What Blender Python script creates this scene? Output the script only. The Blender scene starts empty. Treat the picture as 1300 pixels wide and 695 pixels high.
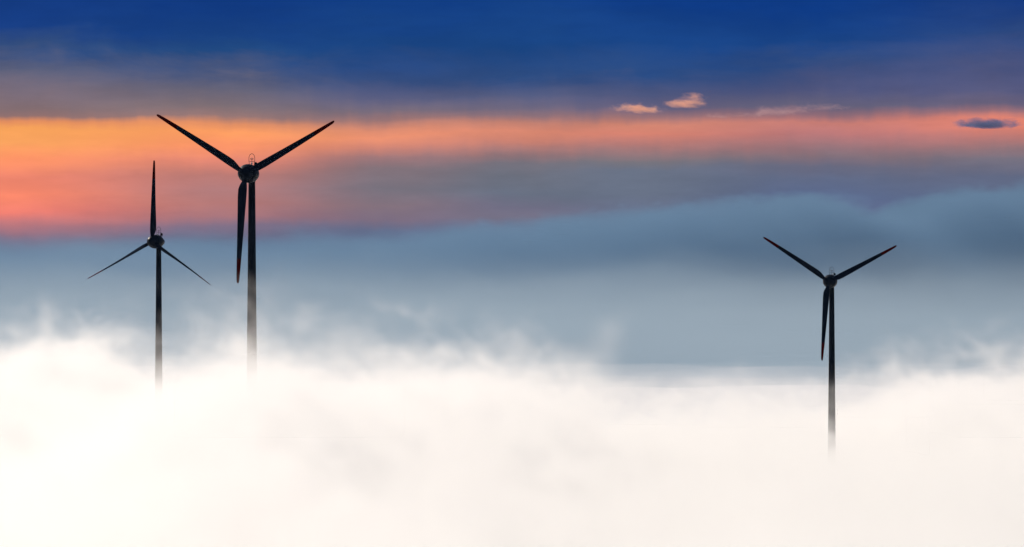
import bpy, bmesh, math, random
from mathutils import Vector, Matrix, noise as mnoise
random.seed(7)
R = math.radians
scene = bpy.context.scene
col = scene.collection

# ------------------------------------------------------------------ camera (200 mm telephoto)
F = 7222.0                # focal length in photo pixels (1300 px wide frame)
HZ = 455.0                # photo row of the eye-level horizon
def P(px, py, Y):         # photo position and distance -> metres
    return Vector(((px - 650) / F * Y, Y, (HZ - py) / F * Y))

cam = bpy.data.cameras.new('camera'); co = bpy.data.objects.new('camera', cam); col.objects.link(co)
cam.sensor_width = 36.0; cam.lens = F / 1300 * 36
cam.shift_y = (HZ - 347.5) / 1300
cam.clip_start = 1.0; cam.clip_end = 120000
co.rotation_euler = (R(90), 0, 0)
scene.camera = co

# ------------------------------------------------------------------ render settings
scene.render.resolution_x, scene.render.resolution_y = 1024, 547
scene.view_settings.view_transform = 'Standard'
scene.view_settings.look = 'None'
scene.view_settings.exposure = 0.12
scene.view_settings.gamma = 1
cy = scene.cycles
cy.use_denoising = True
try: cy.denoiser = 'OPENIMAGEDENOISE'
except Exception: pass
cy.sample_clamp_indirect = 0.4; cy.max_bounces = 16; cy.volume_bounces = 10
cy.volume_step_rate = 2.0
cy.volume_max_steps = 512
cy.use_adaptive_sampling = True; cy.adaptive_threshold = 0.02; cy.adaptive_min_samples = 64
cy.denoising_input_passes = 'RGB_ALBEDO_NORMAL'; cy.denoising_prefilter = 'ACCURATE'

SUN_EL, SUN_AZ = 33.0, -42.0      # elevation; azimuth from the view direction (negative = left)

# ------------------------------------------------------------------ node expression helper
class N:
    """float socket wrapper so formulas read like formulas"""
    def __init__(s, nt, sock): s.nt, s.s = nt, sock
    @staticmethod
    def _in(nt, sock, v):
        if isinstance(v, N): nt.links.new(v.s, sock)
        else: sock.default_value = v
    def m(s, op, *a, clamp=False):
        n = s.nt.nodes.new('ShaderNodeMath'); n.operation = op; n.use_clamp = clamp
        N._in(s.nt, n.inputs[0], s)
        for i, v in enumerate(a): N._in(s.nt, n.inputs[i + 1], v)
        return N(s.nt, n.outputs[0])
    def __add__(s, o): return s.m('ADD', o)
    __radd__ = __add__
    def __sub__(s, o): return s.m('SUBTRACT', o)
    def __rsub__(s, o): return s.m('MULTIPLY', -1.0).m('ADD', o)
    def __mul__(s, o): return s.m('MULTIPLY', o)
    __rmul__ = __mul__
    def __truediv__(s, o): return s.m('DIVIDE', o)
    def exp(s): return s.m('EXPONENT')
    def max(s, o): return s.m('MAXIMUM', o)
    def min(s, o): return s.m('MINIMUM', o)
    def ramp(s, a, b, t0=0.0, t1=1.0):          # smoothstep a..b
        n = s.nt.nodes.new('ShaderNodeMapRange'); n.interpolation_type = 'SMOOTHSTEP'
        N._in(s.nt, n.inputs[0], s)
        for i, v in enumerate((a, b, t0, t1)): N._in(s.nt, n.inputs[i + 1], v)
        return N(s.nt, n.outputs[0])
def comb(nt, x, y, z):
    n = nt.nodes.new('ShaderNodeCombineXYZ')
    for i, v in enumerate((x, y, z)): N._in(nt, n.inputs[i], v)
    return n.outputs[0]
def fbm(nt, vec, scale, detail=4, rough=0.55, dist=0.0):
    n = nt.nodes.new('ShaderNodeTexNoise')
    nt.links.new(vec, n.inputs['Vector'])
    n.inputs['Scale'].default_value = scale; n.inputs['Detail'].default_value = detail
    n.inputs['Roughness'].default_value = rough; n.inputs['Distortion'].default_value = dist
    return N(nt, n.outputs[0])

# ------------------------------------------------------------------ world: dusk sky with stratus bands
def lin(c): return tuple(((x / 255) / 12.92 if x / 255 <= .04045 else ((x / 255 + .055) / 1.055) ** 2.4) for x in c)
w = bpy.data.worlds.new('World'); scene.world = w; w.use_nodes = True
nt = w.node_tree; nt.nodes.clear()
out = nt.nodes.new('ShaderNodeOutputWorld')
sky = nt.nodes.new('ShaderNodeTexSky'); sky.sky_type = 'NISHITA'; sky.sun_disc = False
sky.sun_elevation = R(SUN_EL); sky.sun_rotation = R(SUN_AZ)
bg_sky = nt.nodes.new('ShaderNodeBackground'); nt.links.new(sky.outputs[0], bg_sky.inputs[0]); bg_sky.inputs[1].default_value = 0.06
tc = nt.nodes.new('ShaderNodeTexCoord'); sp = nt.nodes.new('ShaderNodeSeparateXYZ')
nt.links.new(tc.outputs['Generated'], sp.inputs[0])
dx, dy, dz = (N(nt, sp.outputs[i]) for i in range(3))
hyp = (dx * dx + dy * dy).m('SQRT').max(.001)
v = dz / hyp                                       # tangent of elevation
u = dx.m('ARCTAN2', dy)                            # azimuth
U = (u * (F / 1300) + 0.5)                         # 0..1 across the frame
row = HZ - v * F                                   # rows of elevation, 455 = horizon
uv = comb(nt, U * 3.0, row * (1 / 90.0), 0.0)
uvs = comb(nt, U * 26.0, row * (1 / 150.0), 3.7)   # vertical fallstreaks
streak = fbm(nt, uvs, 1.6, 3, .6) - .5
wav = fbm(nt, comb(nt, U * 2.2, row * (1 / 260.0), 1.3), 2.0, 3, .5) - .5
blur = fbm(nt, comb(nt, U * 5.0, row * (1 / 34.0), 9.3), 1.6, 4, .55) - .5
up = row.ramp(138.0, 80.0)
veil = fbm(nt, comb(nt, U * 3.4, row * (1 / 120.0), 21.0), 1.7, 5, .6, .4) - .5
rr = row + streak * 9.0 + wav * 24.0 + blur * 9.0 + veil * up * 85.0
T = rr / 345.0                                     # ramp coordinate, 0 = top row, 1 = row 345
cols = {
 0.00: [(0,(21,59,129)),(34,(25,62,130)),(60,(52,78,126)),(86,(92,96,122)),(114,(118,107,122)),(136,(134,112,116)),(146,(150,116,114)),(154,(232,146,98)),(163,(254,168,94)),(182,(255,168,98)),(205,(252,148,102)),(228,(238,134,110)),(250,(255,140,110)),(270,(240,128,114)),(288,(176,116,124)),(305,(128,112,134)),(330,(88,108,138))],
 0.22: [(0,(18,59,131)),(44,(26,66,130)),(66,(34,74,130)),(90,(72,86,124)),(112,(104,102,122)),(134,(130,114,120)),(146,(152,120,118)),(155,(232,148,104)),(166,(255,160,100)),(184,(252,150,106)),(202,(224,134,114)),(222,(188,124,118)),(242,(174,122,122)),(262,(178,120,118)),(278,(166,116,122)),(291,(126,110,132)),(312,(92,108,138)),(330,(88,110,142))],
 0.38: [(0,(17,60,131)),(54,(27,69,131)),(96,(54,78,127)),(124,(88,92,126)),(140,(120,108,124)),(150,(156,118,118)),(162,(216,138,112)),(171,(232,144,112)),(184,(206,132,116)),(198,(160,120,122)),(214,(132,116,124)),(240,(122,116,128)),(262,(136,118,130)),(280,(126,112,132)),(296,(100,110,140)),(330,(92,110,142))],
 0.50: [(0,(17,61,133)),(58,(27,70,132)),(98,(46,76,128)),(124,(84,92,128)),(140,(112,104,126)),(150,(140,114,124)),(160,(194,130,116)),(170,(220,138,114)),(180,(206,132,116)),(189,(176,124,120)),(197,(144,117,122)),(206,(118,114,125)),(222,(109,113,127)),(245,(106,114,132)),(264,(114,112,134)),(278,(118,114,134)),(290,(108,116,144)),(330,(92,108,140))],
 0.62: [(0,(16,60,134)),(56,(26,69,134)),(90,(44,76,130)),(120,(80,88,126)),(136,(104,98,126)),(147,(156,116,120)),(157,(210,134,114)),(168,(216,132,114)),(180,(186,124,118)),(192,(150,118,121)),(204,(118,115,124)),(216,(104,113,132)),(242,(104,114,134)),(270,(104,113,138)),(330,(92,108,140))],
 0.80: [(0,(15,59,134)),(56,(26,68,134)),(80,(50,77,130)),(116,(80,86,126)),(134,(104,100,126)),(145,(146,110,122)),(155,(200,126,118)),(168,(186,120,120)),(184,(158,116,121)),(198,(134,114,124)),(212,(108,109,131)),(230,(96,106,134)),(250,(90,104,138)),(280,(94,102,138)),(330,(92,106,138))],
 1.00: [(0,(24,60,130)),(48,(44,72,127)),(90,(72,82,125)),(120,(88,90,126)),(134,(106,98,124)),(143,(158,112,118)),(151,(222,130,112)),(162,(222,130,112)),(173,(186,122,118)),(186,(146,117,123)),(200,(118,112,126)),(224,(98,106,132)),(256,(92,106,134)),(330,(90,106,138))],
}
prev = None; prevk = None
for k in sorted(cols):
    cr = nt.nodes.new('ShaderNodeValToRGB'); N._in(nt, cr.inputs[0], T)
    el = cr.color_ramp.elements
    pts = cols[k]
    while len(el) < len(pts): el.new(0.5)
    for e, (p, c) in zip(sorted(el, key=lambda e: e.position), pts): pass
    for i, (p, c) in enumerate(pts):
        el[i].position = 1.0 if i == len(pts) - 1 else p / 345.0 * 0.999 
    for i, (p, c) in enumerate(pts):
        el[i].position = p / 345.0; el[i].color = (*lin(c), 1)
    if prev is None: prev, prevk = cr.outputs[0], k; continue
    mx = nt.nodes.new('ShaderNodeMix'); mx.data_type = 'RGBA'
    N._in(nt, mx.inputs[0], U.ramp(prevk, k)); nt.links.new(prev, mx.inputs[6]); nt.links.new(cr.outputs[0], mx.inputs[7])
    prev, prevk = mx.outputs[2], k
# soft mottling of the high cloud veil
mot = fbm(nt, comb(nt, U * 4.0, row * (1 / 70.0), 5.1), 1.8, 5, .6)
ml = nt.nodes.new('ShaderNodeMix'); ml.data_type = 'RGBA'; ml.blend_type = 'MULTIPLY'; ml.inputs[0].default_value = 1.0
g = mot.ramp(.3, .7, .93, 1.08)
nt.links.new(prev, ml.inputs[6]); nt.links.new(comb(nt, g, g, g), ml.inputs[7])
bg_c = nt.nodes.new('ShaderNodeBackground'); nt.links.new(ml.outputs[2], bg_c.inputs[0]); bg_c.inputs[1].default_value = 0.92
mix = nt.nodes.new('ShaderNodeMixShader'); N._in(nt, mix.inputs[0], v.ramp(.068, .16))
nt.links.new(bg_c.outputs[0], mix.inputs[1]); nt.links.new(bg_sky.outputs[0], mix.inputs[2])
nt.links.new(mix.outputs[0], out.inputs[0])

# ------------------------------------------------------------------ sun
sl = bpy.data.lights.new('sun', 'SUN'); so = bpy.data.objects.new('sun', sl); col.objects.link(so)
sl.energy = 5.0; sl.angle = R(0.5); sl.color = (1.0, 0.88, 0.75)
sd = Vector((math.sin(R(SUN_AZ)) * math.cos(R(SUN_EL)), math.cos(R(SUN_AZ)) * math.cos(R(SUN_EL)), math.sin(R(SUN_EL))))
so.rotation_euler = sd.to_track_quat('Z', 'Y').to_euler()

# ------------------------------------------------------------------ materials
def paint(name, c, rough, var=.25, scale=.6):
    m = bpy.data.materials.new(name); m.use_nodes = True; t = m.node_tree
    b = t.nodes['Principled BSDF']
    tcn = t.nodes.new('ShaderNodeTexCoord')
    mp = t.nodes.new('ShaderNodeMapping'); mp.inputs['Scale'].default_value = (1, 1, .18)
    t.links.new(tcn.outputs['Object'], mp.inputs[0])
    f = fbm(t, mp.outputs[0], scale, 6, .6)
    mxx = t.nodes.new('ShaderNodeMix'); mxx.data_type = 'RGBA'
    N._in(t, mxx.inputs[0], f.ramp(.35, .68))
    mxx.inputs[6].default_value = (*[x * (1 - var) for x in c], 1); mxx.inputs[7].default_value = (*[x * (1 + var) for x in c], 1)
    t.links.new(mxx.outputs[2], b.inputs['Base Color'])
    N._in(t, b.inputs['Roughness'], f.ramp(.3, .7, rough * .8, rough * 1.15))
    b.inputs['Specular IOR Level'].default_value = .05
    return m
M_BODY = paint('backlit_dark_steel', (.013, .020, .032), .42)  # backlit silhouette darkness put into the base colour of pale grey steel
M_BLADE = paint('slate_blade_laminate', (.013, .020, .034), .5, .2, .4)  # blades carry the same backlit darkness in their colour
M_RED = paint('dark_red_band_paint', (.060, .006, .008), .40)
for _m in (M_BLADE, M_RED): _m.node_tree.nodes['Principled BSDF'].inputs['Specular IOR Level'].default_value = 0.0
M_METAL = paint('galvanised_rail', (.10, .10, .11), .35)
M_LAMP = paint('white_lamp_housing', (.75, .75, .75), .3)
M_DOOR = paint('door_paint', (.03, .035, .04), .5)

def link(name, bm, mat, parent=None, smooth=True, mtx=None):
    me = bpy.data.meshes.new(name); bmesh.ops.recalc_face_normals(bm, faces=bm.faces[:]); bm.to_mesh(me); bm.free()
    for p in me.polygons: p.use_smooth = smooth
    me.materials.append(mat)
    o = bpy.data.objects.new(name, me); col.objects.link(o)
    if parent: o.parent = parent
    if mtx is not None: o.matrix_local = mtx
    return o
def lathe(bm, prof, seg=48, axis='Z'):
    rings = []
    for (t, r) in prof:
        ring = []
        for i in range(seg):
            a = 2 * math.pi * i / seg; c, s = math.cos(a) * r, math.sin(a) * r
            ring.append(bm.verts.new((c, s, t) if axis == 'Z' else (c, t, s)))
        rings.append(ring)
    for a, b in zip(rings, rings[1:]):
        for i in range(seg): bm.faces.new((a[i], a[(i + 1) % seg], b[(i + 1) % seg], b[i]))
    bm.faces.new(rings[0]); bm.faces.new(rings[-1])
def tube(bm, pts, r, seg=8):
    rings = []
    for i, p in enumerate(pts):
        d = (pts[min(i + 1, len(pts) - 1)] - pts[max(i - 1, 0)]).normalized()
        a = d.orthogonal().normalized() if i == 0 else (a - d * a.dot(d)).normalized()
        b = d.cross(a)
        rings.append([bm.verts.new(p + (a * math.cos(t) + b * math.sin(t)) * r) for t in [2 * math.pi * k / seg for k in range(seg)]])
    for A, B in zip(rings, rings[1:]):
        for i in range(seg): bm.faces.new((A[i], A[(i + 1) % seg], B[(i + 1) % seg], B[i]))
    bm.faces.new(rings[0]); bm.faces.new(rings[-1])
def box(bm, c, s, bev=0.0):
    r = bmesh.ops.create_cube(bm, size=1, matrix=Matrix.Translation(c) @ Matrix.Diagonal((*s, 1)))
    if bev:
        ed = list({e for vv in r['verts'] for e in vv.link_edges})
        bmesh.ops.bevel(bm, geom=ed, offset=bev, segments=2, affect='EDGES')

# ------------------------------------------------------------------ wind turbine
BL = 33.0                                     # rotor radius
TOWER_H = 130.0
def airfoil(n=18):
    pts = []
    for i in range(n):
        t = 2 * math.pi * i / n
        x = .5 * (1 - math.cos(t)) if t <= math.pi else .5 * (1 - math.cos(t))
        th = .6 * (.2969 * math.sqrt(max(x, 0)) - .126 * x - .3516 * x * x + .2843 * x ** 3 - .1036 * x ** 4) / .2 * .42
        pts.append((x, th if t <= math.pi else -th * .7))
    return pts
AF = airfoil()
# radius, chord, thickness ratio, twist (deg), how round (root cylinder = 1)
SECT = [(1.6,1.35,1,0,1),(2.5,1.45,1,-14,.9),(3.6,2.15,.55,-14,.3),(4.8,2.6,.40,-12,.05),(7,2.62,.32,-10,0),(10,2.42,.27,-8,0),(14,2.14,.24,-5.5,0),(18,1.88,.22,-4,0),(22,1.62,.20,-2.5,0),(25.6,1.40,.19,-1.4,0),
        (28.5,1.20,.18,-.7,0),(30.6,1.02,.18,-.2,0),(32,.88,.19,0,0),(32.7,.68,.22,0,0),(33,.34,.3,0,0)]
SPLIT = 25.6
def loft(bm, secs):
    rings = []
    n = len(AF)
    for (r, ch, th, tw, rd) in secs:
        ring = []
        for i, (x, y) in enumerate(AF):
            a = 2 * math.pi * i / n
            ax, ay = (x - .34) * ch, y * 2.4 * th * ch
            cx, cyy = -math.cos(a) * ch * .5, math.sin(a) * ch * .5
            px, py = ax * (1 - rd) + cx * rd, ay * (1 - rd) + cyy * rd
            t = R(tw); px, py = px * math.cos(t) - py * math.sin(t), px * math.sin(t) + py * math.cos(t)
            bend = -.9 * (r / BL) ** 2.2                # prebend away from the tower
            ring.append(bm.verts.new((px, py + bend, r)))
        rings.append(ring)
    for A, B in zip(rings, rings[1:]):
        for i in range(n): bm.faces.new((A[i], A[(i + 1) % n], B[(i + 1) % n], B[i]))
    bm.faces.new(rings[0]); bm.faces.new(rings[-1])

def turbine_meshes():
    d = {}
    bm = bmesh.new(); loft(bm, [s for s in SECT if s[0] <= SPLIT]); d['blade'] = bm
    bm = bmesh.new(); loft(bm, [s for s in SECT if s[0] >= SPLIT]); d['blade_tip'] = bm
    return d

def make_turbine(label):
    """local frame: base at origin, rotor faces -Y, hub height TOWER_H"""
    root = bpy.data.objects.new('wind_turbine', None); col.objects.link(root)
    root['category'] = 'wind turbine'; root['group'] = 'wind turbines rising out of the fog'; root['label'] = label
    # tower
    bm = bmesh.new(); prof = []
    H = TOWER_H - 2.3
    for i in range(41):
        z = H * i / 40; r = 2.16 + (1.02 - 2.16) * (z / H)
        prof.append((z, r))
        if i in (10, 20, 30): prof += [(z + .02, r + .012), (z + .22, r + .012), (z + .24, r - .002)]
    prof += [(H + .1, 1.25), (H + .6, 1.3)]
    lathe(bm, prof, 40)
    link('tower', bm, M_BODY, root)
    bm = bmesh.new(); box(bm, Vector((0, -2.12, 1.35)), (.95, .14, 2.2), .03)
    link('door', bm, M_DOOR, root, False)
    # nacelle: egg tapering to a blunt tail; local origin on the rotor axis above the tower
    top = TOWER_H; OV = 5.7
    bm = bmesh.new()
    prof = [(.62,2.30),(.66,2.52),(1.1,2.66),(1.9,2.80),(2.9,2.86),(3.9,2.80),(4.9,2.63),(5.8,2.36),(6.6,2.02),(7.3,1.62),(7.5,1.50),(7.62,1.50),(8.3,1.36),(8.9,1.02),(9.2,.55),(9.3,.1)]
    lathe(bm, [(t - OV, r) for t, r in prof], 48, 'Y')
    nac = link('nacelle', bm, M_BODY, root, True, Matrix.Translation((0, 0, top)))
    # lightning hoop with sensors standing on the nacelle roof
    bm = bmesh.new()
    w2, zb, zt = .95, 2.45, 5.0
    pts = [Vector((-w2 * .8, 0, zb)), Vector((-w2 * .95, 0, 3.6)), Vector((-w2, 0, 4.4))]
    for k in range(1, 12):
        a = math.pi * k / 12; pts.append(Vector((-w2 * math.cos(a), 0, 4.6 + 1.45 * math.sin(a))))
    pts += [Vector((w2, 0, 4.4)), Vector((w2 * .95, 0, 3.6)), Vector((w2 * .8, 0, zb))]
    tube(bm, pts, .075)
    tube(bm, [Vector((-w2 * .97, 0, 3.7)), Vector((w2 * .97, 0, 3.7))], .06)
    link('lightning_hoop', bm, M_METAL, nac, True)
    bm = bmesh.new(); tube(bm, [Vector((0, 0, 2.6)), Vector((0, 0, 4.9))], .08)
    tube(bm, [Vector((-.35, 0, 4.35)), Vector((.35, 0, 4.35))], .05)
    for sx in (-.35, .35):
        bmesh.ops.create_uvsphere(bm, u_segments=10, v_segments=8, radius=.16, matrix=Matrix.Translation((sx, 0, 4.5)))
    link('wind_sensor', bm, M_METAL, nac, True)
    bm = bmesh.new(); box(bm, Vector((1.15, .3, 2.95)), (.75, .8, .8), .08); box(bm, Vector((1.15, .3, 3.42)), (.4, .4, .22), .04)
    link('beacon_box', bm, M_BODY, nac, False)
    bm = bmesh.new(); box(bm, Vector((-.1, 1.6, 2.35)), (1.4, 1.5, .3), .06)
    link('roof_hatch', bm, M_BODY, nac, False)
    bm = bmesh.new(); lathe(bm, [(2.2, .16), (2.75, .16), (2.8, .24), (3.1, .24), (3.2, .12)], 16)
    link('warning_lamp', bm, M_LAMP, nac, True, Matrix.Translation((1.2, -3.1, .1)))
    # spinner
    bm = bmesh.new()
    lathe(bm, [(-2.25,.08),(-2.15,.45),(-1.9,.95),(-1.45,1.48),(-.9,1.9),(-.3,2.2),(.3,2.38),(.55,2.44)], 48, 'Y')
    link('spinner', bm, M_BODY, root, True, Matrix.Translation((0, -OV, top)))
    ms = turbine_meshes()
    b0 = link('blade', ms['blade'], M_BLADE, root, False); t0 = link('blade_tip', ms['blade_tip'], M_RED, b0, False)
    t0['label'] = 'dark red blade tip'
    blades = [b0]
    for k in range(2):
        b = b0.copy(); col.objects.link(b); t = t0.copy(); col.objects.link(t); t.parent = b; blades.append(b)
    return root, OV

def pose(root, phase, pitch, cone=1.5):
    k = 0
    for ch in sorted((c for c in root.children if c.name.startswith('blade')), key=lambda c: c.name):
        a = phase + 120 * k; k += 1
        ch.matrix_local = (Matrix.Translation((0, -5.7, TOWER_H)) @ Matrix.Rotation(R(a), 4, 'Y')
                           @ Matrix.Rotation(R(cone), 4, 'X') @ Matrix.Rotation(R(pitch), 4, 'Z'))
def clone(root, label):
    r = root.copy(); col.objects.link(r); r['label'] = label
    for ch in list(root.children):
        c = ch.copy(); col.objects.link(c); c.parent = r
        for gch in list(ch.children):
            d = gch.copy(); col.objects.link(d); d.parent = c
    return r
def place(root, px, py, Y, yaw, phase, pitch):
    c = P(px, py, Y)                       # rotor centre
    f = Vector((-math.sin(R(yaw)), -math.cos(R(yaw)), 0))
    root.location = (c.x - f.x * 5.7, c.y - f.y * 5.7, c.z - TOWER_H)
    root.rotation_euler = (0, 0, R(-yaw))
    pose(root, phase, pitch)
t1, _ = make_turbine('largest dark wind turbine, two blades raised in a V, left of centre')
t2 = clone(t1, 'smaller dark wind turbine at far left with one blade pointing straight up')
t3 = clone(t1, 'lone dark wind turbine on the right, against the blue grey cloud bank')
place(t1, 310.8, 220.2, 1702, 19, 182.8, -10)
place(t2, 193.0, 306.8, 2314, 25, 1.5, 57)
place(t3, 1051.5, 357.3, 2360, 18, 184, -12)

# ------------------------------------------------------------------ ground under the fog
def ground_z(x, y):
    pts = [(t.location.x, t.location.y, t.location.z) for t in (t1, t2, t3)]
    ws = [1 / (((x - a) ** 2 + (y - b) ** 2) + 2000) for a, b, c in pts] + [1 / 600000]
    zs = [c + .1 for a, b, c in pts] + [-92]
    return sum(w_ * z for w_, z in zip(ws, zs)) / sum(ws)
bm = bmesh.new(); xs = [-40000,-15000,-6000,-2500,-1200] + [i * 60 for i in range(-12, 13)] + [1200,2500,6000,15000,40000]
ys = [-8000,-2000,0] + [400 + i * 60 for i in range(60)] + [5000,8000,15000,30000,60000]
gr = [[bm.verts.new((x, y, ground_z(x, y) + (mnoise.noise(Vector((x, y, 0)) * .004) * 5 if 1 else 0))) for x in xs] for y in ys]
for j in range(len(ys) - 1):
    for i in range(len(xs) - 1): bm.faces.new((gr[j][i], gr[j][i+1], gr[j+1][i+1], gr[j+1][i]))
mg = paint('hill_pasture', (.07, .09, .035), .95, .35, .02)
go = link('terrain', bm, mg); go['kind'] = 'structure'
go.data.update()
# settle every tower on the terrain surface
from mathutils.bvhtree import BVHTree
bvh = BVHTree.FromPolygons([vv.co.copy() for vv in go.data.vertices], [list(p.vertices) for p in go.data.polygons])
for t in (t1, t2, t3):
    hit = bvh.ray_cast(Vector((t.location.x, t.location.y, 500)), Vector((0, 0, -1)))[0]
    dzt = hit.z - t.location.z                       # raise/lower only the ground patch, keep the hub where it is
    for vv in go.data.vertices:
        d2 = (vv.co.x - t.location.x) ** 2 + (vv.co.y - t.location.y) ** 2
        if d2 < 150 ** 2: vv.co.z -= dzt
go.data.update()

# ------------------------------------------------------------------ far cloud deck to the horizon
def cloud_mat(name, c):
    m = bpy.data.materials.new(name); m.use_nodes = True; t = m.node_tree
    b = t.nodes['Principled BSDF']; b.inputs['Roughness'].default_value = 1; b.inputs['Specular IOR Level'].default_value = 0
    tcn = t.nodes.new('ShaderNodeTexCoord')
    f = fbm(t, tcn.outputs['Object'], .0006, 6, .55)
    mm = t.nodes.new('ShaderNodeMix'); mm.data_type = 'RGBA'; N._in(t, mm.inputs[0], f.ramp(.35, .65))
    mm.inputs[6].default_value = (*[x * .93 for x in c], 1); mm.inputs[7].default_value = (*c, 1)
    t.links.new(mm.outputs[2], b.inputs['Base Color'])
    return m
bm = bmesh.new()
ys = [3250 * (1.045 ** i) for i in range(70)]; nx = 120
rows = []
for y in ys:
    r_ = []
    for i in range(nx + 1):
        x = (i / nx - .5) * 2 * (y * .35 + 1500)
        q = Vector((x, y * .6, 0)) * .0022
        k = min(1, (y - 3250) / 5500); z = -50 + 33 * k + (14 - 3 * k) * mnoise.fractal(q, 1, 2.1, 4) + (6 - 1 * k) * mnoise.fractal(q * 4, 1, 2, 3)
        if y < 3400: z -= 12
        r_.append(bm.verts.new((x, y, z)))
    rows.append(r_)
for A, B in zip(rows, rows[1:]):
    for i in range(nx): bm.faces.new((A[i], A[i+1], B[i+1], B[i]))
dk = link('cloud_deck', bm, cloud_mat('cloud_deck', (.70, .73, .78))); dk['kind'] = 'structure'

# ------------------------------------------------------------------ volumes
def vol_mat(name, c, dens, g, attr=False):
    m = bpy.data.materials.new(name); m.use_nodes = True; t = m.node_tree; t.nodes.clear()
    o = t.nodes.new('ShaderNodeOutputMaterial'); p = t.nodes.new('ShaderNodeVolumePrincipled')
    p.inputs['Color'].default_value = (*c, 1); p.inputs['Density'].default_value = dens; p.inputs['Anisotropy'].default_value = g
    if not attr: p.inputs['Density Attribute'].default_value = ''
    t.links.new(p.outputs[0], o.inputs['Volume'])
    return m

def vol_grid(name, field, lo, hi, res, mat, label, cat):
    me = bpy.data.meshes.new(name); o = bpy.data.objects.new(name, me); col.objects.link(o)
    o['kind'] = 'stuff'; o['category'] = cat; o['label'] = label
    gt = bpy.data.node_groups.new(name + '_field', 'GeometryNodeTree')
    gt.interface.new_socket('Geometry', in_out='OUTPUT', socket_type='NodeSocketGeometry')
    out_ = gt.nodes.new('NodeGroupOutput'); vc = gt.nodes.new('GeometryNodeVolumeCube')
    pos = gt.nodes.new('GeometryNodeInputPosition'); s3 = gt.nodes.new('ShaderNodeSeparateXYZ'); gt.links.new(pos.outputs[0], s3.inputs[0])
    X, Y, Z = (N(gt, s3.outputs[i]) for i in range(3))
    N._in(gt, vc.inputs['Density'], field(gt, X, Y, Z))
    vc.inputs['Min'].default_value = lo; vc.inputs['Max'].default_value = hi
    for k, n_ in zip('XYZ', res): vc.inputs['Resolution ' + k].default_value = n_
    sm = gt.nodes.new('GeometryNodeSetMaterial'); sm.inputs['Material'].default_value = mat; me.materials.append(mat)
    gt.links.new(vc.outputs[0], sm.inputs[0]); gt.links.new(sm.outputs[0], out_.inputs[0])
    o.modifiers.new(name + '_field', 'NODES').node_group = gt
    return o
# crest of the distant bank: (photo column at 18 km, height in photo rows above eye level)
CREST = [(-1000,115),(-300,126),(0,137),(200,142),(450,148),(620,160),(720,170),(800,179),(870,184),(940,190),(985,197),(1010,196),(1050,184),(1090,172),(1120,184),(1155,199),(1180,201),(1210,195),(1240,204),(1300,203),(1500,196),(2000,170)]
def bank_field(gt, X, Y, Z):
    YD = 18000.0
    c = gt.nodes.new('ShaderNodeFloatCurve'); pts = c.mapping.curves[0].points
    norm = lambda px: (px + 1000) / 3000
    while len(pts) < len(CREST): pts.new(.5, .5)
    for p_, (px, h) in zip(pts, CREST): p_.location = (norm(px), h / 250)
    c.mapping.update()
    PX = X * (F / YD) + 650.0
    N._in(gt, c.inputs['Value'], (PX + 1000.0) * (1 / 3000))
    crest = N(gt, c.outputs[0]) * (250 / F * YD)
    lump = fbm(gt, comb(gt, X, Y * .5, Z * 1.2), .0042, 5, .6, .4) - .5
    fine = fbm(gt, comb(gt, X, Y * .4, Z * 1.6), .016, 4, .62, .8) - .5
    dep = crest + lump * 170.0 + fine * 80.0 - Z - (Y - 18000.0).m('ABSOLUTE') * .010
    wide = PX.ramp(300.0, 900.0, 110.0, 28.0)
    body = (dep / wide + .25).ramp(0.0, 1.0)
    mott = fbm(gt, comb(gt, X, Y * .3, Z * 3.0), .0035, 4, .6) .ramp(.3, .7, .7, 1.25)
    ed = X.m('ABSOLUTE').ramp(4400, 3600) * Y.ramp(15600, 16200) * Y.ramp(21400, 20600)
    rim = (dep / 90.0).ramp(.0, .4) * (dep / 90.0).ramp(1.7, .6) * PX.ramp(650.0, 1000.0) * .6 + 1.0
    return (body * rim * mott * ed * 2.0 - .01).max(0.0)
MB_ = vol_mat('cloud_bank_vapour', (.185, .315, .475), .001, .2, True); MB_.cycles.volume_step_rate = 6
vol_grid('cloud_bank', bank_field, (-4500, 15500, -60), (4500, 21500, 640), (450, 48, 140), MB_,
         'long blue grey bank of cloud with an uneven crest behind the turbines', 'cloud bank')
def haze_field(gt, X, Y, Z):
    lump = fbm(gt, comb(gt, X, Y * .12, Z * 2.6), .0026, 5, .6, .8) - .5
    strk = fbm(gt, comb(gt, X, Y * .10, Z * 9.0), .0034, 5, .64, .5) - .5
    Zs = Z * 9500.0 / Y.max(100.0)
    prof = (Zs + lump * 260.0 + strk * 80.0).ramp(235.0, 10.0)
    low = Zs.ramp(60.0, 0.0, 1.0, .8)
    ed = X.m('ABSOLUTE').ramp(3000, 2400) * Y.ramp(4500, 7000) * Y.ramp(13400, 12400)
    return (prof * prof * low * (strk * 3.6 + lump * 3.0 + 1.0).max(.08) * ed * .62 - .004).max(0.0)
MH_ = vol_mat('low_haze_vapour', (.325, .425, .515), .001, .2, True); MH_.cycles.volume_step_rate = 7
vol_grid('low_haze_bank', haze_field, (-3100, 4500, -60), (3100, 13500, 420), (260, 70, 110), MH_,
         'pale streaky haze lying along the foot of the blue grey cloud bank', 'haze')
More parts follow.
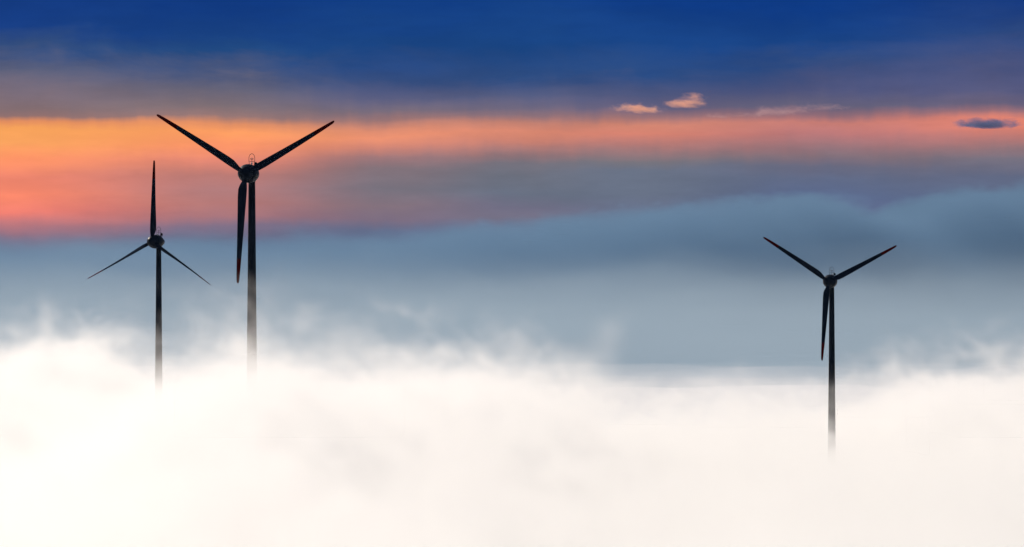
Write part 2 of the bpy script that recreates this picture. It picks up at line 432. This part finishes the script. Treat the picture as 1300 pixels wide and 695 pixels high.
# small loose clouds high above the bank
def cloud_vapour(name, c, dens, g, stretch, seed, cover, rag):
    m = vol_mat(name, c, dens, g); t = m.node_tree
    p = next(n for n in t.nodes if n.type == 'PRINCIPLED_VOLUME')
    tcn = t.nodes.new('ShaderNodeTexCoord'); s_ = t.nodes.new('ShaderNodeSeparateXYZ'); t.links.new(tcn.outputs['Object'], s_.inputs[0])
    x, y, z = (N(t, s_.outputs[i]) for i in range(3))
    zz = z.max(0.0) + z.min(0.0) * 2.0                       # flatter base than top
    rad = (x * x + y * y + zz * zz).m('SQRT')
    f = fbm(t, comb(t, x * stretch + seed, y * 1.5, z * 1.4 + x * .4), 1.25, 6, .62, .5)
    d = ((f - .5) * rag - rad + cover).ramp(-.08, .75)
    N._in(t, p.inputs['Density'], d * dens)
    m.cycles.volume_step_rate = .25
    return m
def puff(px, py, wpx, hpx, c, dens, label, seed, cover=.72, Y=24000, tilt=0, rag=2.6):
    o_c = P(px, py, Y); sx, sz = wpx / 2 / F * Y, hpx / 2 / F * Y
    bm = bmesh.new(); bmesh.ops.create_icosphere(bm, subdivisions=4, radius=1.25)
    m = cloud_vapour('cloud_vapour', c, dens, .2, max(1.0, sx / sz * .6), seed, cover, rag)
    o = link('cloud', bm, m, None, True)
    o.location = o_c; o.scale = (sx, sx * .7, sz); o.rotation_euler = (0, R(tilt), 0)
    o['label'] = label; o['category'] = 'cloud'; o['group'] = 'small clouds above the orange band'
    return o
PK, PT, DK = (.85, .46, .33), (.60, .37, .37), (.12, .17, .32)  # sunset pink and shaded blue tinted into the vapour colours
puff(809, 139.5, 68, 19, PK, .022, 'small salmon pink cloud, leftmost of the small bright ones above the orange band', 1.3, .8, tilt=4)
puff(876, 130, 78, 34, PK, .020, 'brightest ragged peach cloud, highest of the small clouds', 5.1, .58, tilt=-4, rag=3.4)
puff(836, 142, 26, 8, PT, .006, 'tiny pink shred of cloud between the two bright small clouds', 2.2)
puff(912, 148, 52, 12, PT, .0045, 'faint pink wisp of cloud right below the brightest peach cloud', 3.9)
puff(985, 143, 120, 22, PT, .0045, 'long thin pinkish cloud with a pale upper edge above the orange band', 7.7, tilt=-4)
puff(1048, 137, 84, 16, PT, .003, 'faint grey pink wisp at the right end of the row of small clouds', 8.4)
puff(1252, 159, 92, 20, DK, .030, 'dark blue lens shaped cloud in front of the orange band at the far right', 4.6, .95, rag=1.5)

# ------------------------------------------------------------------ the fog sea (volume grid made by geometry nodes)
FX, FY0, FY1, FZ0, FZ1 = 420, 650, 3500, -74, 44
me = bpy.data.meshes.new('fog'); fog = bpy.data.objects.new('fog', me); col.objects.link(fog)
fog['kind'] = 'stuff'; fog['category'] = 'fog'; fog['label'] = 'thick white sea of fog swallowing the turbine towers'
gt = bpy.data.node_groups.new('fog_field', 'GeometryNodeTree')
gt.interface.new_socket('Geometry', in_out='OUTPUT', socket_type='NodeSocketGeometry')
go_ = gt.nodes.new('NodeGroupOutput')
vc = gt.nodes.new('GeometryNodeVolumeCube')
pos = gt.nodes.new('GeometryNodeInputPosition'); s3 = gt.nodes.new('ShaderNodeSeparateXYZ'); gt.links.new(pos.outputs[0], s3.inputs[0])
X, Y, Z = (N(gt, s3.outputs[i]) for i in range(3))
def gauss(px, Yc, spx, sy, amp):
    cx = (px - 650) / F * Yc; sx = spx / F * Yc
    a = (X - cx) / sx; b = (Y - Yc) / sy
    return ((a * a + b * b) * -1.0).exp() * amp
# (photo column, distance, half width in px, half depth in m, height above the base level)
BUMPS = [(270,1550,190,450,6),(1040,2250,110,280,2),(60,2750,130,330,34),(30,2150,130,420,18),(150,2850,60,200,14),(320,1600,190,430,31),(480,1250,220,250,6),(500,2100,90,300,18),(700,1900,90,300,10),(900,2700,120,250,2),(200,2250,120,250,14),(400,2500,90,300,14),(610,2200,110,380,26),(690,2400,60,250,8),
         (1230,2700,150,350,26),(1150,2500,60,180,8),(1400,2200,150,400,20),(-150,2200,150,500,26),(200,1750,120,200,4)]
H = None
for b in BUMPS:
    gq = gauss(*b); H = gq if H is None else H + gq
H = H - 28.0
pv = comb(gt, X, Y * .8, Z * 1.5)
big = fbm(gt, pv, .011, 2, .5) - .5
mid = fbm(gt, comb(gt, X, Y * .6, Z * 1.0), .034, 6, .66, 1.6) - .5
fine = fbm(gt, comb(gt, X * .85 + Z * .25, Y * .22, Z * 1.05), .055, 5, .62, 1.0) - .5
Hn = H + big * 16.0 + mid * 30.0 + fine * 30.0
dep = Hn - Z                                        # depth below the local fog top
core = dep.ramp(-9.0, 40.0)
wisp = dep.ramp(-20.0, 12.0) * (mid + fine * 1.1).ramp(.0, .34)
dens = core * core * core * .07 * (fine * 2.2 + mid * 1.2 + 1.0).max(.12) + wisp * .010
mist = Z.ramp(4.0, -30.0) * Y.ramp(1500.0, 2300.0) * (mid * 1.2 + fine).ramp(-.12, .28) * .0016
dens = dens + mist
# thin rising plumes
plume = None
for (px, Yc, spx, sy, z0, z1, lean, amp) in [(738,2150,26,70,-14,27,.45,.010),(712,2250,40,60,-12,16,-.35,.007),(928,2300,20,60,-30,6,.2,.006),(365,2000,45,60,-6,10,.3,.006),(150,2600,60,90,5,24,.3,.006),(700,2250,60,80,-14,2,0,.006)]:
    cx = (px - 650) / F * Yc; sx = spx / F * Yc
    a = (X - cx - (Z - z0) * lean + mid * 16.0) / sx; b = (Y - Yc) / sy
    q = ((a * a + b * b) * -1.0).exp() * Z.ramp(z1, z0 + 2) * (mid + fine).ramp(-.16, .26) * amp
    plume = q if plume is None else plume + q
dens = dens + plume
edge = X.m('ABSOLUTE').ramp(FX - 6, FX - 60) * Y.ramp(FY1 - 10, FY1 - 350) * Y.ramp(FY0 + 10, FY0 + 150)
dens = dens * edge
dens = (dens * 100.0 - .03).max(0.0)      # grid in hundredths, scaled back in the material
N._in(gt, vc.inputs['Density'], dens)
vc.inputs['Min'].default_value = (-FX, FY0, FZ0); vc.inputs['Max'].default_value = (FX, FY1, FZ1)
vc.inputs['Resolution X'].default_value = 400; vc.inputs['Resolution Y'].default_value = 560; vc.inputs['Resolution Z'].default_value = 76
sm = gt.nodes.new('GeometryNodeSetMaterial')
MF = vol_mat('fog_vapour', (1, 1, 1), .01, .52, True); MF.cycles.volume_step_rate = 1.4
sm.inputs['Material'].default_value = MF; me.materials.append(MF)
gt.links.new(vc.outputs[0], sm.inputs[0]); gt.links.new(sm.outputs[0], go_.inputs[0])
md = fog.modifiers.new('fog_field', 'NODES'); md.node_group = gt
